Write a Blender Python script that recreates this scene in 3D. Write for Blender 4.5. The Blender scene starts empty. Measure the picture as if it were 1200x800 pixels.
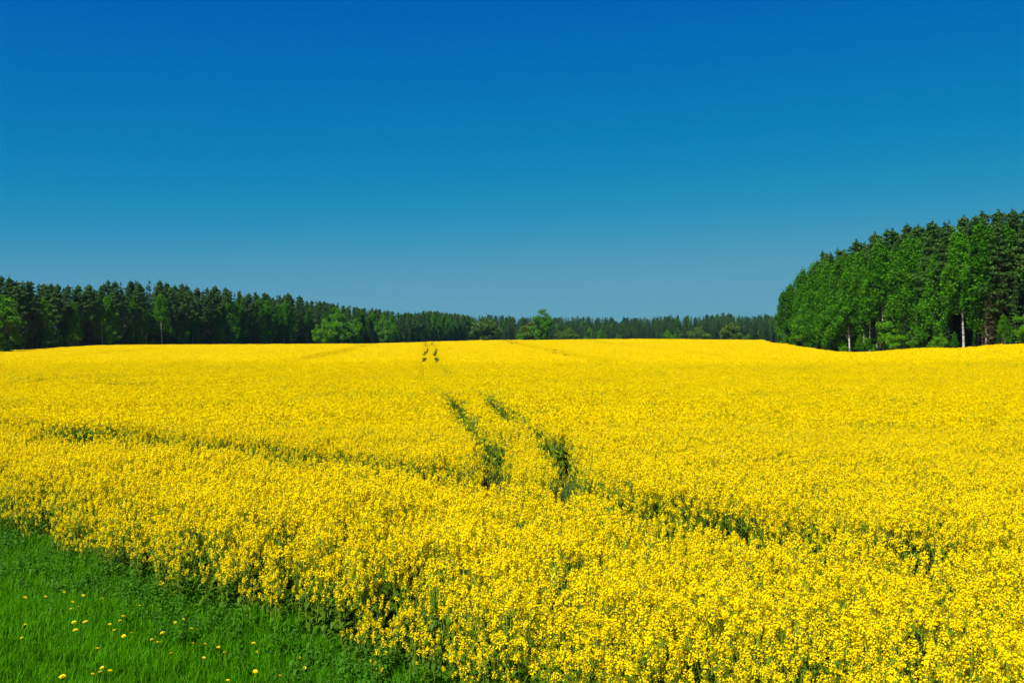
import bpy, math, random
import numpy as np
from mathutils import Vector, Matrix, Euler

# ------------------------------------------------------------------ camera, sky, sun, exposure
scene = bpy.context.scene
col = scene.collection
FPX = 1178.0            # focal length in pixels of a 1200 px wide picture
CAMZ = 3.9
HORIZON = 396.0
cam_data = bpy.data.cameras.new('camera')
cam_data.sensor_width = 36.0
cam_data.lens = FPX / 1200.0 * 36.0
cam_data.clip_start = 0.1
cam_data.clip_end = 12000.0
cam = bpy.data.objects.new('camera', cam_data)
col.objects.link(cam)
cam.location = (0, 0, CAMZ)
cam.rotation_euler = (math.radians(90.0) - math.atan((400.0 - HORIZON) / FPX), 0, 0)
scene.camera = cam

SUN_EL = math.radians(52.0)
SUN_AZ = math.radians(216.0)        # compass angle of the sun, clockwise from +Y: on the left, a little behind the camera
sun_dir = Vector((math.sin(SUN_AZ) * math.cos(SUN_EL), math.cos(SUN_AZ) * math.cos(SUN_EL), math.sin(SUN_EL)))

world = bpy.data.worlds.new('World')
scene.world = world
world.use_nodes = True
wn, wl = world.node_tree.nodes, world.node_tree.links
wn.clear()
w_out = wn.new('ShaderNodeOutputWorld')
w_bg = wn.new('ShaderNodeBackground')
w_sky = wn.new('ShaderNodeTexSky')
w_sky.sky_type = 'NISHITA'
w_sky.sun_disc = False
w_sky.sun_elevation = SUN_EL
w_sky.sun_rotation = SUN_AZ
w_sky.altitude = 200.0
w_sky.air_density = 1.0
w_sky.dust_density = 0.0
w_sky.ozone_density = 4.0
SKY_STRENGTH = 0.08
# one even colour grade over the whole sky (the photograph's polarised, saturated blue)
w_sep = wn.new('ShaderNodeSeparateColor'); w_com = wn.new('ShaderNodeCombineColor')
wl.new(w_sky.outputs[0], w_sep.inputs[0])
def wmath(op, a, b):
    q = wn.new('ShaderNodeMath'); q.operation = op
    for k, v in enumerate((a, b)):
        if isinstance(v, (int, float)): q.inputs[k].default_value = v
        else: wl.new(v, q.inputs[k])
    return q.outputs[0]
ch = [wmath('MULTIPLY', w_sep.outputs[k], SKY_STRENGTH) for k in range(3)]
g2 = wmath('POWER', ch[1], 2.0)
r4 = wmath('POWER', ch[0], 6.0)
red = wmath('MULTIPLY', wmath('DIVIDE', r4, wmath('ADD', r4, 0.002)), 0.075 / SKY_STRENGTH)
green = wmath('MULTIPLY', wmath('DIVIDE', g2, wmath('ADD', g2, 0.095)), 0.262 / SKY_STRENGTH)
blue = wmath('MULTIPLY', wmath('POWER', ch[2], 0.06), 0.312 / SKY_STRENGTH)
for k, v in enumerate((red, green, blue)): wl.new(v, w_com.inputs[k])
wl.new(w_com.outputs[0], w_bg.inputs['Color'])
w_bg.inputs['Strength'].default_value = SKY_STRENGTH
wl.new(w_bg.outputs[0], w_out.inputs['Surface'])

sun_data = bpy.data.lights.new('sun', 'SUN')
sun_data.energy = 5.0
sun_data.angle = math.radians(0.53)
sun_data.color = (1.0, 0.95, 0.86)
sun = bpy.data.objects.new('sun', sun_data)
col.objects.link(sun)
sun.rotation_euler = (-sun_dir).to_track_quat('-Z', 'Y').to_euler()
sun.location = (-40, -20, 60)

scene.view_settings.view_transform = 'Standard'
scene.view_settings.look = 'None'
scene.view_settings.gamma = 1.0
scene.view_settings.exposure = 0.68
scene.view_settings.use_curve_mapping = False
scene.render.engine = 'CYCLES'
scene.cycles.max_bounces = 8
scene.cycles.diffuse_bounces = 3
scene.cycles.transmission_bounces = 4

rng = np.random.default_rng(7)
random.seed(7)

# ------------------------------------------------------------------ helpers
def tag(o, label=None, cat=None, group=None, kind=None):
    if label: o['label'] = label
    if cat: o['category'] = cat
    if group: o['group'] = group
    if kind: o['kind'] = kind
    return o

class MB:
    """collects vertices, faces, material indices and a per-face tint"""
    def __init__(self):
        self.v, self.f, self.m, self.t = [], [], [], []
        self.n = 0
    def add(self, verts, faces, mat=0, tint=0.5):
        verts = np.asarray(verts, float).reshape(-1, 3)
        self.v.append(verts)
        for fc in faces:
            self.f.append(tuple(i + self.n for i in fc)); self.m.append(mat); self.t.append(tint)
        self.n += len(verts)
    def quads(self, V, mat=0, tint=0.5):
        """V: (n,4,3)"""
        V = np.asarray(V, float); k = len(V)
        self.v.append(V.reshape(-1, 3))
        b = self.n + np.arange(k)[:, None] * 4 + np.arange(4)[None]
        self.f.extend(map(tuple, b.tolist())); self.m.extend([mat] * k)
        self.t.extend(list(np.broadcast_to(tint, (k,)))); self.n += k * 4
    def tube(self, pts, rad, sides=5, mat=0, tint=0.5):
        pts = [Vector(p) for p in pts]; rings = []
        for i, p in enumerate(pts):
            d = (pts[min(i + 1, len(pts) - 1)] - pts[max(i - 1, 0)]).normalized()
            a = d.orthogonal().normalized(); b = d.cross(a)
            if i and a.dot(pa) < 0.0: a, b = -a, -b
            pa = a
            r = rad[i]
            rings.append([p + (a * math.cos(2 * math.pi * k / sides) + b * math.sin(2 * math.pi * k / sides)) * r for k in range(sides)])
        vs = [tuple(q) for r in rings for q in r]
        fs = []
        for i in range(len(pts) - 1):
            for k in range(sides):
                k2 = (k + 1) % sides
                fs.append((i * sides + k, i * sides + k2, (i + 1) * sides + k2, (i + 1) * sides + k))
        self.add(vs, fs, mat, tint)
    def mesh(self, name, mats, smooth=False):
        me = bpy.data.meshes.new(name)
        V = np.concatenate(self.v)
        me.from_pydata(V.tolist(), [], self.f)
        for m in mats: me.materials.append(m)
        me.polygons.foreach_set('material_index', np.array(self.m, dtype=np.int32))
        if smooth: me.polygons.foreach_set('use_smooth', np.ones(len(self.f), dtype=bool))
        at = me.attributes.new('tint', 'FLOAT', 'FACE')
        at.data.foreach_set('value', np.array(self.t, dtype=np.float32))
        me.update()
        return me

def obj(name, me, parent=None, loc=None):
    o = bpy.data.objects.new(name, me); col.objects.link(o)
    if parent is not None: o.parent = parent
    if loc is not None: o.location = loc
    return o

def rand_unit(n, r):
    v = r.normal(size=(n, 3)); return v / np.linalg.norm(v, axis=1)[:, None]

def leaf_quads(C, nrm, size, aspect, r):
    """pointed leaf-shaped quads (rhombs) round centres C with normals nrm"""
    n = len(C)
    a = np.cross(nrm, rand_unit(n, r)); a /= np.linalg.norm(a, axis=1)[:, None] + 1e-9
    b = np.cross(nrm, a)
    s = (np.broadcast_to(size, (n,)))[:, None]
    return np.stack([C - a * s, C + b * s * aspect - a * s * .1, C + a * s, C - b * s * aspect - a * s * .1], axis=1)

# value noise in the plane for terrain and crop variation
_ng = np.random.default_rng(3).random((257, 257))
def vnoise(x, y, scale):
    x = np.asarray(x, float) / scale + 1000.3; y = np.asarray(y, float) / scale + 1000.7
    xi = np.floor(x).astype(int); yi = np.floor(y).astype(int)
    fx = x - xi; fy = y - yi
    fx = fx * fx * (3 - 2 * fx); fy = fy * fy * (3 - 2 * fy)
    g = lambda i, j: _ng[i % 257, j % 257]
    return (g(xi, yi) * (1 - fx) + g(xi + 1, yi) * fx) * (1 - fy) + (g(xi, yi + 1) * (1 - fx) + g(xi + 1, yi + 1) * fx) * fy

# ------------------------------------------------------------------ terrain
DEP = np.array([-6000., 0, 60, 90, 130, 170, 220, 280, 330, 420, 600, 900, 1500, 8000])
def gz(v, d): return CAMZ - v * d / FPX - 1.2
def column(v90, v130, v170, v220, v280, v330, v420, far):
    return [0, 0, 0, gz(v90, 90), gz(v130, 130), gz(v170, 170), gz(v220, 220), gz(v280, 280), gz(v330, 330), gz(v420, 420)] + far
COLS = [
    (-300, column(31, 29, 24.5, 21, 16.5, 14, 11.5, [0, 0, 0, 0])),
    (0,    column(31, 29, 24, 20, 15.5, 13, 11, [0, 0, 0, 0])),
    (150,  column(31, 28, 21, 14, 9.8, 8.6, 9.4, [0, 0, 0, 0])),
    (400,  column(31, 28.5, 21, 14, 9, 7.6, 8.8, [-.5, -1, 0, 0])),
    (600,  column(32, 30, 21.5, 13.5, 7.2, 3.2, 4.6, [0, -1, 0, 0])),
    (750,  column(32, 30, 21, 13, 6.2, 2.0, 3.6, [0, -1, 0, 0])),
    (900,  column(31, 29.5, 22, 14.5, 7.5, 3.0, 4.2, [0, -1, 0, 0])),
    (1000, column(30, 28.5, 23, 18.5, 16.5, 15, 12, [0, 0, 0, 0])),
    (1100, column(29, 23.5, 16.5, 12, 10, 9, 8, [0, 0, 0, 0])),
    (1200, column(28, 18.5, 10, 5, 4, 4, 4, [0, 0, 0, 0])),
    (1500, column(27, 17, 8, 4, 3, 3, 3, [0, 0, 0, 0])),
]
CT = np.array([(c[0] - 600.0) / FPX for c in COLS])
CZ = np.array([c[1] for c in COLS])
# monotone-ish cubic slopes along the depth
_dx = np.diff(DEP); _dl = np.diff(CZ, axis=1) / _dx
_M = np.zeros_like(CZ)
for j in range(1, len(DEP) - 1):
    a, b = _dl[:, j - 1], _dl[:, j]
    w1, w2 = 2 * _dx[j] + _dx[j - 1], _dx[j] + 2 * _dx[j - 1]
    with np.errstate(divide='ignore', invalid='ignore'):
        _M[:, j] = np.where(a * b > 0, (w1 + w2) / (w1 / a + w2 / b), 0)
EP = np.array([-1.24, 10.9]); ED = np.array([-0.71, 0.704]); EN = np.array([-0.704, -0.71])
def edge_s(x, y):
    """metres from the field edge, positive towards the verge and the camera"""
    t = (x - EP[0]) * ED[0] + (y - EP[1]) * ED[1]
    wig = (vnoise(t, 0 * t, 2.2) - .5) * .9 + (vnoise(t, 0 * t + 9, .7) - .5) * .35
    return (x - EP[0]) * EN[0] + (y - EP[1]) * EN[1] + wig
def edge_s0(x, y): return (x - EP[0]) * EN[0] + (y - EP[1]) * EN[1]
def terrain(x, y):
    x = np.asarray(x, float); y = np.asarray(y, float)
    t = x / np.maximum(y, 1.0)
    t = np.clip(t, CT[0], CT[-1]); d = np.clip(y, DEP[0], DEP[-1])
    i = np.clip(np.searchsorted(CT, t, 'right') - 1, 0, len(CT) - 2)
    j = np.clip(np.searchsorted(DEP, d, 'right') - 1, 0, len(DEP) - 2)
    u = (d - DEP[j]) / _dx[j]; h = _dx[j]
    def along(ii):
        return ((2*u**3 - 3*u**2 + 1) * CZ[ii, j] + (u**3 - 2*u**2 + u) * h * _M[ii, j]
                + (-2*u**3 + 3*u**2) * CZ[ii, j + 1] + (u**3 - u**2) * h * _M[ii, j + 1])
    f = (t - CT[i]) / (CT[i + 1] - CT[i]); f = f * f * (3 - 2 * f)
    z = along(i) * (1 - f) + along(i + 1) * f
    s = np.clip(edge_s0(x, y) / 8.6, 0, 1)
    z = z + 2.2 * s * s * (3 - 2 * s)
    z = z + (vnoise(x, y, 5.0) - .5) * .12 * np.clip(y / 20, 0, 1)
    return z

def P(px, d):            # ground position seen at picture column px and depth d
    return (px - 600.0) / FPX * d

# ------------------------------------------------------------------ materials
def nt(name):
    m = bpy.data.materials.new(name); m.use_nodes = True
    n = m.node_tree.nodes; n.clear()
    return m, n, m.node_tree.links

def leaf_material(name, c_dark, c_light, trans=0.35, trans_col=None, rough=0.55, spec=0.25, rnd=0.5, tint=0.5):
    m, n, l = nt(name)
    out = n.new('ShaderNodeOutputMaterial')
    at = n.new('ShaderNodeAttribute'); at.attribute_name = 'tint'
    oi = n.new('ShaderNodeObjectInfo')
    ma = n.new('ShaderNodeMath'); ma.operation = 'MULTIPLY'; ma.inputs[1].default_value = tint
    mb = n.new('ShaderNodeMath'); mb.operation = 'MULTIPLY_ADD'; mb.inputs[1].default_value = rnd
    l.new(at.outputs['Fac'], ma.inputs[0]); l.new(oi.outputs['Random'], mb.inputs[0]); l.new(ma.outputs[0], mb.inputs[2])
    rp = n.new('ShaderNodeMix'); rp.data_type = 'RGBA'
    rp.inputs['A'].default_value = (*c_dark, 1); rp.inputs['B'].default_value = (*c_light, 1)
    l.new(mb.outputs[0], rp.inputs['Factor'])
    pb = n.new('ShaderNodeBsdfPrincipled')
    pb.inputs['Roughness'].default_value = rough
    pb.inputs['Specular IOR Level'].default_value = spec
    l.new(rp.outputs['Result'], pb.inputs['Base Color'])
    tr = n.new('ShaderNodeBsdfTranslucent')
    if trans_col:
        tr.inputs['Color'].default_value = (*trans_col, 1)
    else:
        l.new(rp.outputs['Result'], tr.inputs['Color'])
    mx = n.new('ShaderNodeMixShader'); mx.inputs['Fac'].default_value = trans
    l.new(pb.outputs[0], mx.inputs[1]); l.new(tr.outputs[0], mx.inputs[2]); l.new(mx.outputs[0], out.inputs['Surface'])
    return m

def bark_material(name, c1, c2, scale=(3, 3, .8), rough=.9):
    m, n, l = nt(name)
    out = n.new('ShaderNodeOutputMaterial'); pb = n.new('ShaderNodeBsdfPrincipled')
    tc = n.new('ShaderNodeTexCoord'); mp = n.new('ShaderNodeMapping'); mp.inputs['Scale'].default_value = scale
    nz = n.new('ShaderNodeTexNoise'); nz.inputs['Scale'].default_value = 1.6; nz.inputs['Detail'].default_value = 5
    rp = n.new('ShaderNodeValToRGB')
    rp.color_ramp.elements[0].position = .38; rp.color_ramp.elements[0].color = (*c1, 1)
    rp.color_ramp.elements[1].position = .6; rp.color_ramp.elements[1].color = (*c2, 1)
    l.new(tc.outputs['Object'], mp.inputs['Vector']); l.new(mp.outputs[0], nz.inputs['Vector'])
    l.new(nz.outputs['Fac'], rp.inputs['Fac']); l.new(rp.outputs[0], pb.inputs['Base Color'])
    pb.inputs['Roughness'].default_value = rough; pb.inputs['Specular IOR Level'].default_value = .15
    l.new(pb.outputs[0], out.inputs['Surface'])
    return m

M = {}
M['petal'] = leaf_material('rape_petal', (.85, .645, .0), (.91, .735, .0), trans=.33, rough=.7, spec=.03, rnd=.2)
M['bud'] = leaf_material('rape_bud', (.40, .42, .01), (.52, .50, .015), trans=.2)
M['stem'] = leaf_material('rape_stem', (.17, .26, .012), (.28, .38, .02), trans=.1)
M['leaf'] = leaf_material('rape_leaf', (.045, .115, .004), (.11, .21, .008), trans=.35, spec=.1)
M['grass'] = leaf_material('grass_blade', (.03, .155, .0), (.105, .35, .002), trans=.42, spec=.05)
M['weed'] = leaf_material('weed_leaf', (.028, .12, .004), (.075, .23, .01), trans=.38, spec=.08)
M['dandelion'] = leaf_material('dandelion_petal', (.86, .66, .0), (.90, .74, .005), trans=.2)
M['pine'] = leaf_material('pine_needles', (.03, .09, .016), (.085, .185, .028), trans=.2, spec=.08)
M['spruce'] = leaf_material('spruce_needles', (.022, .072, .016), (.06, .135, .025), trans=.18, spec=.08)
M['birch'] = leaf_material('birch_leaves', (.032, .135, .002), (.085, .28, .003), trans=.42, spec=.08)
M['broad'] = leaf_material('fresh_leaves', (.05, .18, .004), (.15, .37, .008), trans=.4, spec=.08)
M['olive'] = leaf_material('olive_young_leaves', (.05, .11, .01), (.11, .19, .015), trans=.35, spec=.2)
M['dead'] = leaf_material('dry_needles', (.075, .065, .025), (.15, .12, .045), trans=.15, spec=.1)
M['bark_pine'] = bark_material('pine_bark', (.075, .045, .028), (.20, .115, .06))
M['bark_birch'] = bark_material('birch_bark', (.10, .09, .08), (.62, .60, .55), (2, 2, 5))
M['bark_grey'] = bark_material('grey_bark', (.06, .055, .045), (.15, .13, .105))

def ground_material():
    m, n, l = nt('field_soil')
    out = n.new('ShaderNodeOutputMaterial'); pb = n.new('ShaderNodeBsdfPrincipled')
    tc = n.new('ShaderNodeTexCoord')
    nz = n.new('ShaderNodeTexNoise'); nz.inputs['Scale'].default_value = 1.3; nz.inputs['Detail'].default_value = 8
    rp = n.new('ShaderNodeValToRGB')
    rp.color_ramp.elements[0].position = .35; rp.color_ramp.elements[0].color = (.02, .038, .006, 1)
    rp.color_ramp.elements[1].position = .65; rp.color_ramp.elements[1].color = (.05, .06, .015, 1)
    l.new(tc.outputs['Object'], nz.inputs['Vector']); l.new(nz.outputs['Fac'], rp.inputs['Fac'])
    l.new(rp.outputs[0], pb.inputs['Base Color']); pb.inputs['Roughness'].default_value = .95; pb.inputs['Specular IOR Level'].default_value = .05
    bp = n.new('ShaderNodeBump'); bp.inputs['Strength'].default_value = .6; bp.inputs['Distance'].default_value = .08
    l.new(nz.outputs['Fac'], bp.inputs['Height']); l.new(bp.outputs[0], pb.inputs['Normal'])
    l.new(pb.outputs[0], out.inputs['Surface'])
    return m
def turf_material():
    m, n, l = nt('turf')
    out = n.new('ShaderNodeOutputMaterial'); pb = n.new('ShaderNodeBsdfPrincipled')
    tc = n.new('ShaderNodeTexCoord')
    nz = n.new('ShaderNodeTexNoise'); nz.inputs['Scale'].default_value = 6; nz.inputs['Detail'].default_value = 8
    rp = n.new('ShaderNodeValToRGB')
    rp.color_ramp.elements[0].position = .35; rp.color_ramp.elements[0].color = (.018, .07, .008, 1)
    rp.color_ramp.elements[1].position = .65; rp.color_ramp.elements[1].color = (.035, .14, .012, 1)
    l.new(tc.outputs['Object'], nz.inputs['Vector']); l.new(nz.outputs['Fac'], rp.inputs['Fac'])
    l.new(rp.outputs[0], pb.inputs['Base Color']); pb.inputs['Roughness'].default_value = .95; pb.inputs['Specular IOR Level'].default_value = .05
    l.new(pb.outputs[0], out.inputs['Surface'])
    return m
M['soil'] = ground_material(); M['turf'] = turf_material()

# ------------------------------------------------------------------ ground sheet to the horizon
def build_ground():
    rad = np.concatenate([[0.6], np.geomspace(1.2, 60, 70), np.linspace(62, 440, 150), np.geomspace(460, 9000, 40)])
    ang = np.concatenate([np.linspace(-40, 40, 220), np.linspace(42, 318, 100)]) * math.pi / 180
    na, nr = len(ang), len(rad)
    R, A = np.meshgrid(rad, ang, indexing='ij')
    X = R * np.sin(A); Y = R * np.cos(A); Z = terrain(X, Y)
    V = np.stack([X, Y, Z], -1).reshape(-1, 3)
    V = np.vstack([V, [[0, 0, float(terrain(0., 0.))]]])
    F = []; MI = []
    S = edge_s(X, Y)
    for i in range(nr - 1):
        for k in range(na):
            k2 = (k + 1) % na
            F.append((i * na + k, (i + 1) * na + k, (i + 1) * na + k2, i * na + k2))
            MI.append(1 if S[i, k] > -.2 or Y[i, k] > 350 or Y[i, k] < -2 else 0)
    for k in range(na):
        F.append((len(V) - 1, k, (k + 1) % na)); MI.append(1)
    me = bpy.data.meshes.new('ground'); me.from_pydata(V.tolist(), [], F)
    me.materials.append(M['soil']); me.materials.append(M['turf'])
    me.polygons.foreach_set('material_index', np.array(MI, dtype=np.int32))
    me.polygons.foreach_set('use_smooth', np.ones(len(F), dtype=bool)); me.update()
    g = obj('ground', me); g['kind'] = 'structure'
build_ground()

# ------------------------------------------------------------------ woods: where their front edges run
RE = [(108.0, 110.0), (98.0, 175.0), (79.0, 300.0)]            # right wood, near to far (x, y)
def right_edge_x(y): return np.interp(y, [110, 175, 300, 330], [108, 98, 79, 84])
LE = [(-170, 240), (P(-60, 275), 275), (P(0, 290), 290), (P(150, 345), 345), (P(300, 410), 410), (P(420, 560), 560), (P(560, 800), 800), (P(640, 900), 900)]
def left_edge_x(y): return np.interp(y, [p[1] for p in LE], [p[0] for p in LE])

# ------------------------------------------------------------------ tree kinds
def tree_trunk(mb, H, r0, bend, r, top=.97):
    pts, rad = [], []
    a, b = r.uniform(0, 6.28), r.uniform(0, 6.28)
    for k in range(9):
        t = k / 8 * top
        pts.append((bend * math.sin(2.2 * t + a) - bend * math.sin(a), bend * math.cos(2.0 * t + b) - bend * math.cos(b), H * t - (.3 if k == 0 else 0)))
        rad.append(r0 * (1 - .93 * t) * (1.35 if k == 0 else 1))
    mb.tube(pts, rad, 7)
    P_ = np.array(pts)
    return lambda t: np.array([np.interp(t, np.linspace(0, top, 9), P_[:, q]) for q in range(3)])

def puff(mb, c, rx, rz, n, size, asp, r, tint, up=.3):
    d = rand_unit(n, r); rr = r.random(n) ** .45
    C = c + d * rr[:, None] * np.array([rx, rx, rz])
    nn = d * .6 + rand_unit(n, r) * .9 + np.array([0, 0, up]); nn /= np.linalg.norm(nn, axis=1)[:, None]
    mb.quads(leaf_quads(C, nn, size * r.uniform(.7, 1.3, n), asp, r), 0, np.clip(tint + r.normal(0, .12, n), 0, 1))

def make_birch(seed, low=.10):
    r = np.random.default_rng(seed); H = 20.0
    tk, cr = MB(), MB(); ax = tree_trunk(tk, H, .17, .35, r)
    for k in range(64):
        t = low + (.98 - low) * ((k + r.random()) / 64) ** .9
        a = k * 2.4 + r.normal(0, .4)
        prof = 3.5 * (1 - t) ** .6 * min(1, .45 + 1.9 * t)
        L = prof * r.uniform(.6, 1.12)
        p0 = ax(max(t - .05, .02)); rise = L * r.uniform(.35, .9)
        tip = p0 + np.array([math.cos(a) * L, math.sin(a) * L, rise])
        mid = (p0 + tip) / 2 + np.array([0, 0, .25])
        if L > .8: tk.tube([p0, mid, tip], [.03, .018, .008], 4)
        tint = r.uniform(.15, .95)
        puff(cr, tip - np.array([0, 0, .1]), .62 + .18 * L, .75 + .2 * L, 78, .20, .62, r, tint)
        puff(cr, mid - np.array([0, 0, .25]), .55, .6, 26, .20, .62, r, tint)
        dr = tip + np.array([math.cos(a) * .35, math.sin(a) * .35, -1.0])          # hanging twig
        puff(cr, dr, .32, .85, 26, .17, .6, r, tint)
    puff(cr, ax(.97), .5, 1.0, 60, .17, .6, r, .6)
    return tk, cr, H
def make_pine(seed, low=.42):
    r = np.random.default_rng(seed); H = 26.0
    tk, cr = MB(), MB(); ax = tree_trunk(tk, H, .24, .45, r, .98)
    n = 46
    for k in range(n):
        t = low + (.97 - low) * (k / n) ** .85 + r.normal(0, .008)
        a = k * 2.399 + r.normal(0, .5)
        u = (t - low) / (1 - low)
        prof = 3.7 * (1 - u) ** .85 * min(1, .6 + 1.6 * u)
        L = prof * r.uniform(.5, 1.15)
        p0 = ax(min(t, .96)); tip = p0 + np.array([math.cos(a) * L, math.sin(a) * L, L * r.uniform(.05, .55)])
        tk.tube([p0, p0 * .45 + tip * .55 - np.array([0, 0, .08]), tip], [.075, .05, .015], 4)
        tint = r.uniform(.1, .9)
        for q in range(3):
            f = (1, .72, .45)[q]
            c = p0 * (1 - f) + tip * f + np.array([r.normal(0, .25), r.normal(0, .25), .22])
            puff(cr, c, .85 * (.42 + .26 * L), .36 + .03 * L, 46, .25, .34, r, tint, .8)
    puff(cr, ax(.97) + np.array([0, 0, .4]), .28, .8, 50, .24, .34, r, .5, .8)
    for k in range(14):                                       # bare lower limbs
        t = r.uniform(.12, low); a = r.uniform(0, 6.28); L = r.uniform(.6, 2.0)
        p0 = ax(t); tk.tube([p0, p0 + np.array([math.cos(a) * L, math.sin(a) * L, -.1 * L])], [.035, .008], 3)
    return tk, cr, H
def make_spruce(seed, rw=2.7):
    r = np.random.default_rng(seed); H = 24.0
    tk, cr = MB(), MB(); ax = tree_trunk(tk, H, .22, .12, r, .99)
    nw = 34
    for w in range(nw):
        t = .03 + .95 * (w / nw) ** .92
        prof = rw * (1 - t) ** .8 + .12
        nb = 7 if t < .8 else 5
        for b in range(nb):
            a = w * 1.1 + b * 6.283 / nb + r.normal(0, .25)
            L = prof * r.uniform(.62, 1.15)
            p0 = ax(t + r.normal(0, .016)); d = np.array([math.cos(a), math.sin(a), 0])
            tint = r.uniform(.1, .9)
            m = max(6, int(L * 15)); f = r.uniform(.15, 1, m)[:, None]
            C = p0 + d * L * f + np.array([0, 0, 1]) * (-.34 * L * f + .20 * L * f ** 3) + r.normal(0, .16, (m, 3)) * np.array([1, 1, .6])
            nn = np.array([0, 0, 1]) + rand_unit(m, r) * .75 + d * .3; nn /= np.linalg.norm(nn, axis=1)[:, None]
            cr.quads(leaf_quads(C, nn, .23 * r.uniform(.7, 1.25, m), .42, r), 0, np.clip(tint + r.normal(0, .1, m), 0, 1))
    puff(cr, ax(.98), .16, .6, 26, .18, .35, r, .5, .9)
    return tk, cr, H
def make_broad(seed, H=12.0, W=4.2, stems=1, low=.06):
    r = np.random.default_rng(seed)
    tk, cr = MB(), MB()
    axs = []
    for s in range(stems):
        axs.append(tree_trunk(tk, H * .8, .22 / stems ** .5, .5, r, .96))
    n = 58
    for k in range(n):
        d = rand_unit(1, r)[0]; rr = r.random() ** .4
        hz = low + (1 - low) * (.5 + .5 * d[2] * rr)
        wz = W * (math.sin(math.pi * min(max(hz, .03), .97)) ** .55)
        c = np.array([d[0] * rr * wz, d[1] * rr * wz, H * hz * r.uniform(.9, 1.02)])
        p0 = axs[k % stems](min(.9, hz * .75))
        tk.tube([p0, (p0 + c) / 2 + np.array([0, 0, .15]), c], [.06, .035, .01], 4)
        puff(cr, c, W * .24, W * .21, 105, .20, .65, r, r.uniform(.1, .95))
    return tk, cr, H

KIND = {}
def register(kind, builds, leaf, bark):
    KIND[kind] = []
    for tk, cr, H in builds:
        KIND[kind].append((tk.mesh(kind + '_trunk', [M[bark]], True), cr.mesh(kind + '_crown', [M[leaf]]), H))
register('birch_tree', [make_birch(11), make_birch(12, .14), make_birch(13, .34), make_birch(14, .26), make_birch(15, .42)], 'birch', 'bark_birch')
register('pine_tree', [make_pine(21), make_pine(22, .34), make_pine(23, .5), make_pine(24, .28)], 'pine', 'bark_pine')
register('spruce_tree', [make_spruce(31), make_spruce(32, 2.3), make_spruce(33, 3.1)], 'spruce', 'bark_grey')
register('leafy_tree', [make_broad(41), make_broad(42, 12, 4.8), make_broad(43, 12, 3.6, 2)], 'broad', 'bark_grey')
register('olive_shrub', [make_broad(51, 8, 3.8, 3, .02), make_broad(52, 8, 4.4, 3, .02)], 'olive', 'bark_grey')
register('dry_spruce', [make_spruce(61, 2.6)], 'dead', 'bark_grey')

trees = []
def plant_tree(kind, x, y, h, r, wide=1.0, **info):
    var = r.integers(len(KIND[kind])); tm, cm, H = KIND[kind][var]
    e = bpy.data.objects.new(kind, None); col.objects.link(e)
    e.empty_display_size = .5
    e.location = (x, y, float(terrain(x, y)) - .02)
    k = h / H; kw = k * wide
    e.rotation_euler = (0, 0, r.uniform(0, 6.283)); e.scale = (kw, kw, k)
    obj('trunk', tm, e); obj('crown', cm, e)
    trees.append(dict(o=e, kind=kind, px=600 + FPX * x / y, x=x, y=y, h=h, **info))
    return e

r = np.random.default_rng(99)
# right wood: tops follow the outline of the wood as one sees it
SIL_R = [(880, 352), (905, 347), (915, 334), (933, 313), (960, 297), (1000, 285), (1029, 274), (1061, 262), (1077, 259), (1128, 254), (1159, 247), (1187, 243), (1240, 240), (1400, 215)]
def sil_h(sil, x, y):
    px = 600 + FPX * x / y
    top = np.interp(px, [p[0] for p in sil], [p[1] for p in sil])
    return (HORIZON - top) * y / FPX + CAMZ - float(terrain(x, y))
def edge_walk(edge, step):
    out = []
    for (a, b) in zip(edge[:-1], edge[1:]):
        n = max(1, int(math.hypot(b[0] - a[0], b[1] - a[1]) / step))
        for k in range(n):
            f = k / n; out.append((a[0] + (b[0] - a[0]) * f, a[1] + (b[1] - a[1]) * f))
    return out
def right_row(off, step, pick, hs, row):
    for (x, y) in edge_walk([(100, 160), (98, 175), (79, 300)], step):
        x2 = x + off + r.normal(0, .8); y2 = y + r.normal(0, 1.2)
        px = 600 + FPX * x2 / y2
        if px > 1290: continue
        kind = pick(px)
        if kind is None: continue
        h = sil_h(SIL_R, x2, y2) * r.uniform(*hs(kind))
        plant_tree(kind, x2, y2, max(h, 5), r, r.uniform(1.0, 1.35), wood='right', row=row)
def pick_front(px):
    u = r.random()
    if px < 1065: return 'birch_tree' if u < .88 else ('leafy_tree' if u < .96 else 'spruce_tree')
    return 'birch_tree' if u < .55 else ('spruce_tree' if u < .78 else ('pine_tree' if u < .93 else 'leafy_tree'))
def pick_mid(px):
    u = r.random()
    if px < 1060: return 'birch_tree' if u < .5 else 'pine_tree'
    return 'pine_tree' if u < .78 else ('spruce_tree' if u < .9 else 'birch_tree')
right_row(0.5, 3.3, pick_front, lambda k: {'birch_tree': (.72, .94), 'spruce_tree': (.45, .7), 'pine_tree': (.8, .95), 'leafy_tree': (.35, .5), 'olive_shrub': (.18, .28)}[k], 0)
right_row(4.2, 3.2, pick_mid, lambda k: (.86, .99), 1)
right_row(8.5, 3.6, lambda px: 'pine_tree' if r.random() < .85 else 'spruce_tree', lambda k: (.93, 1.01), 2)
right_row(14, 4.6, lambda px: 'pine_tree', lambda k: (.92, 1.02), 3)
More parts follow.
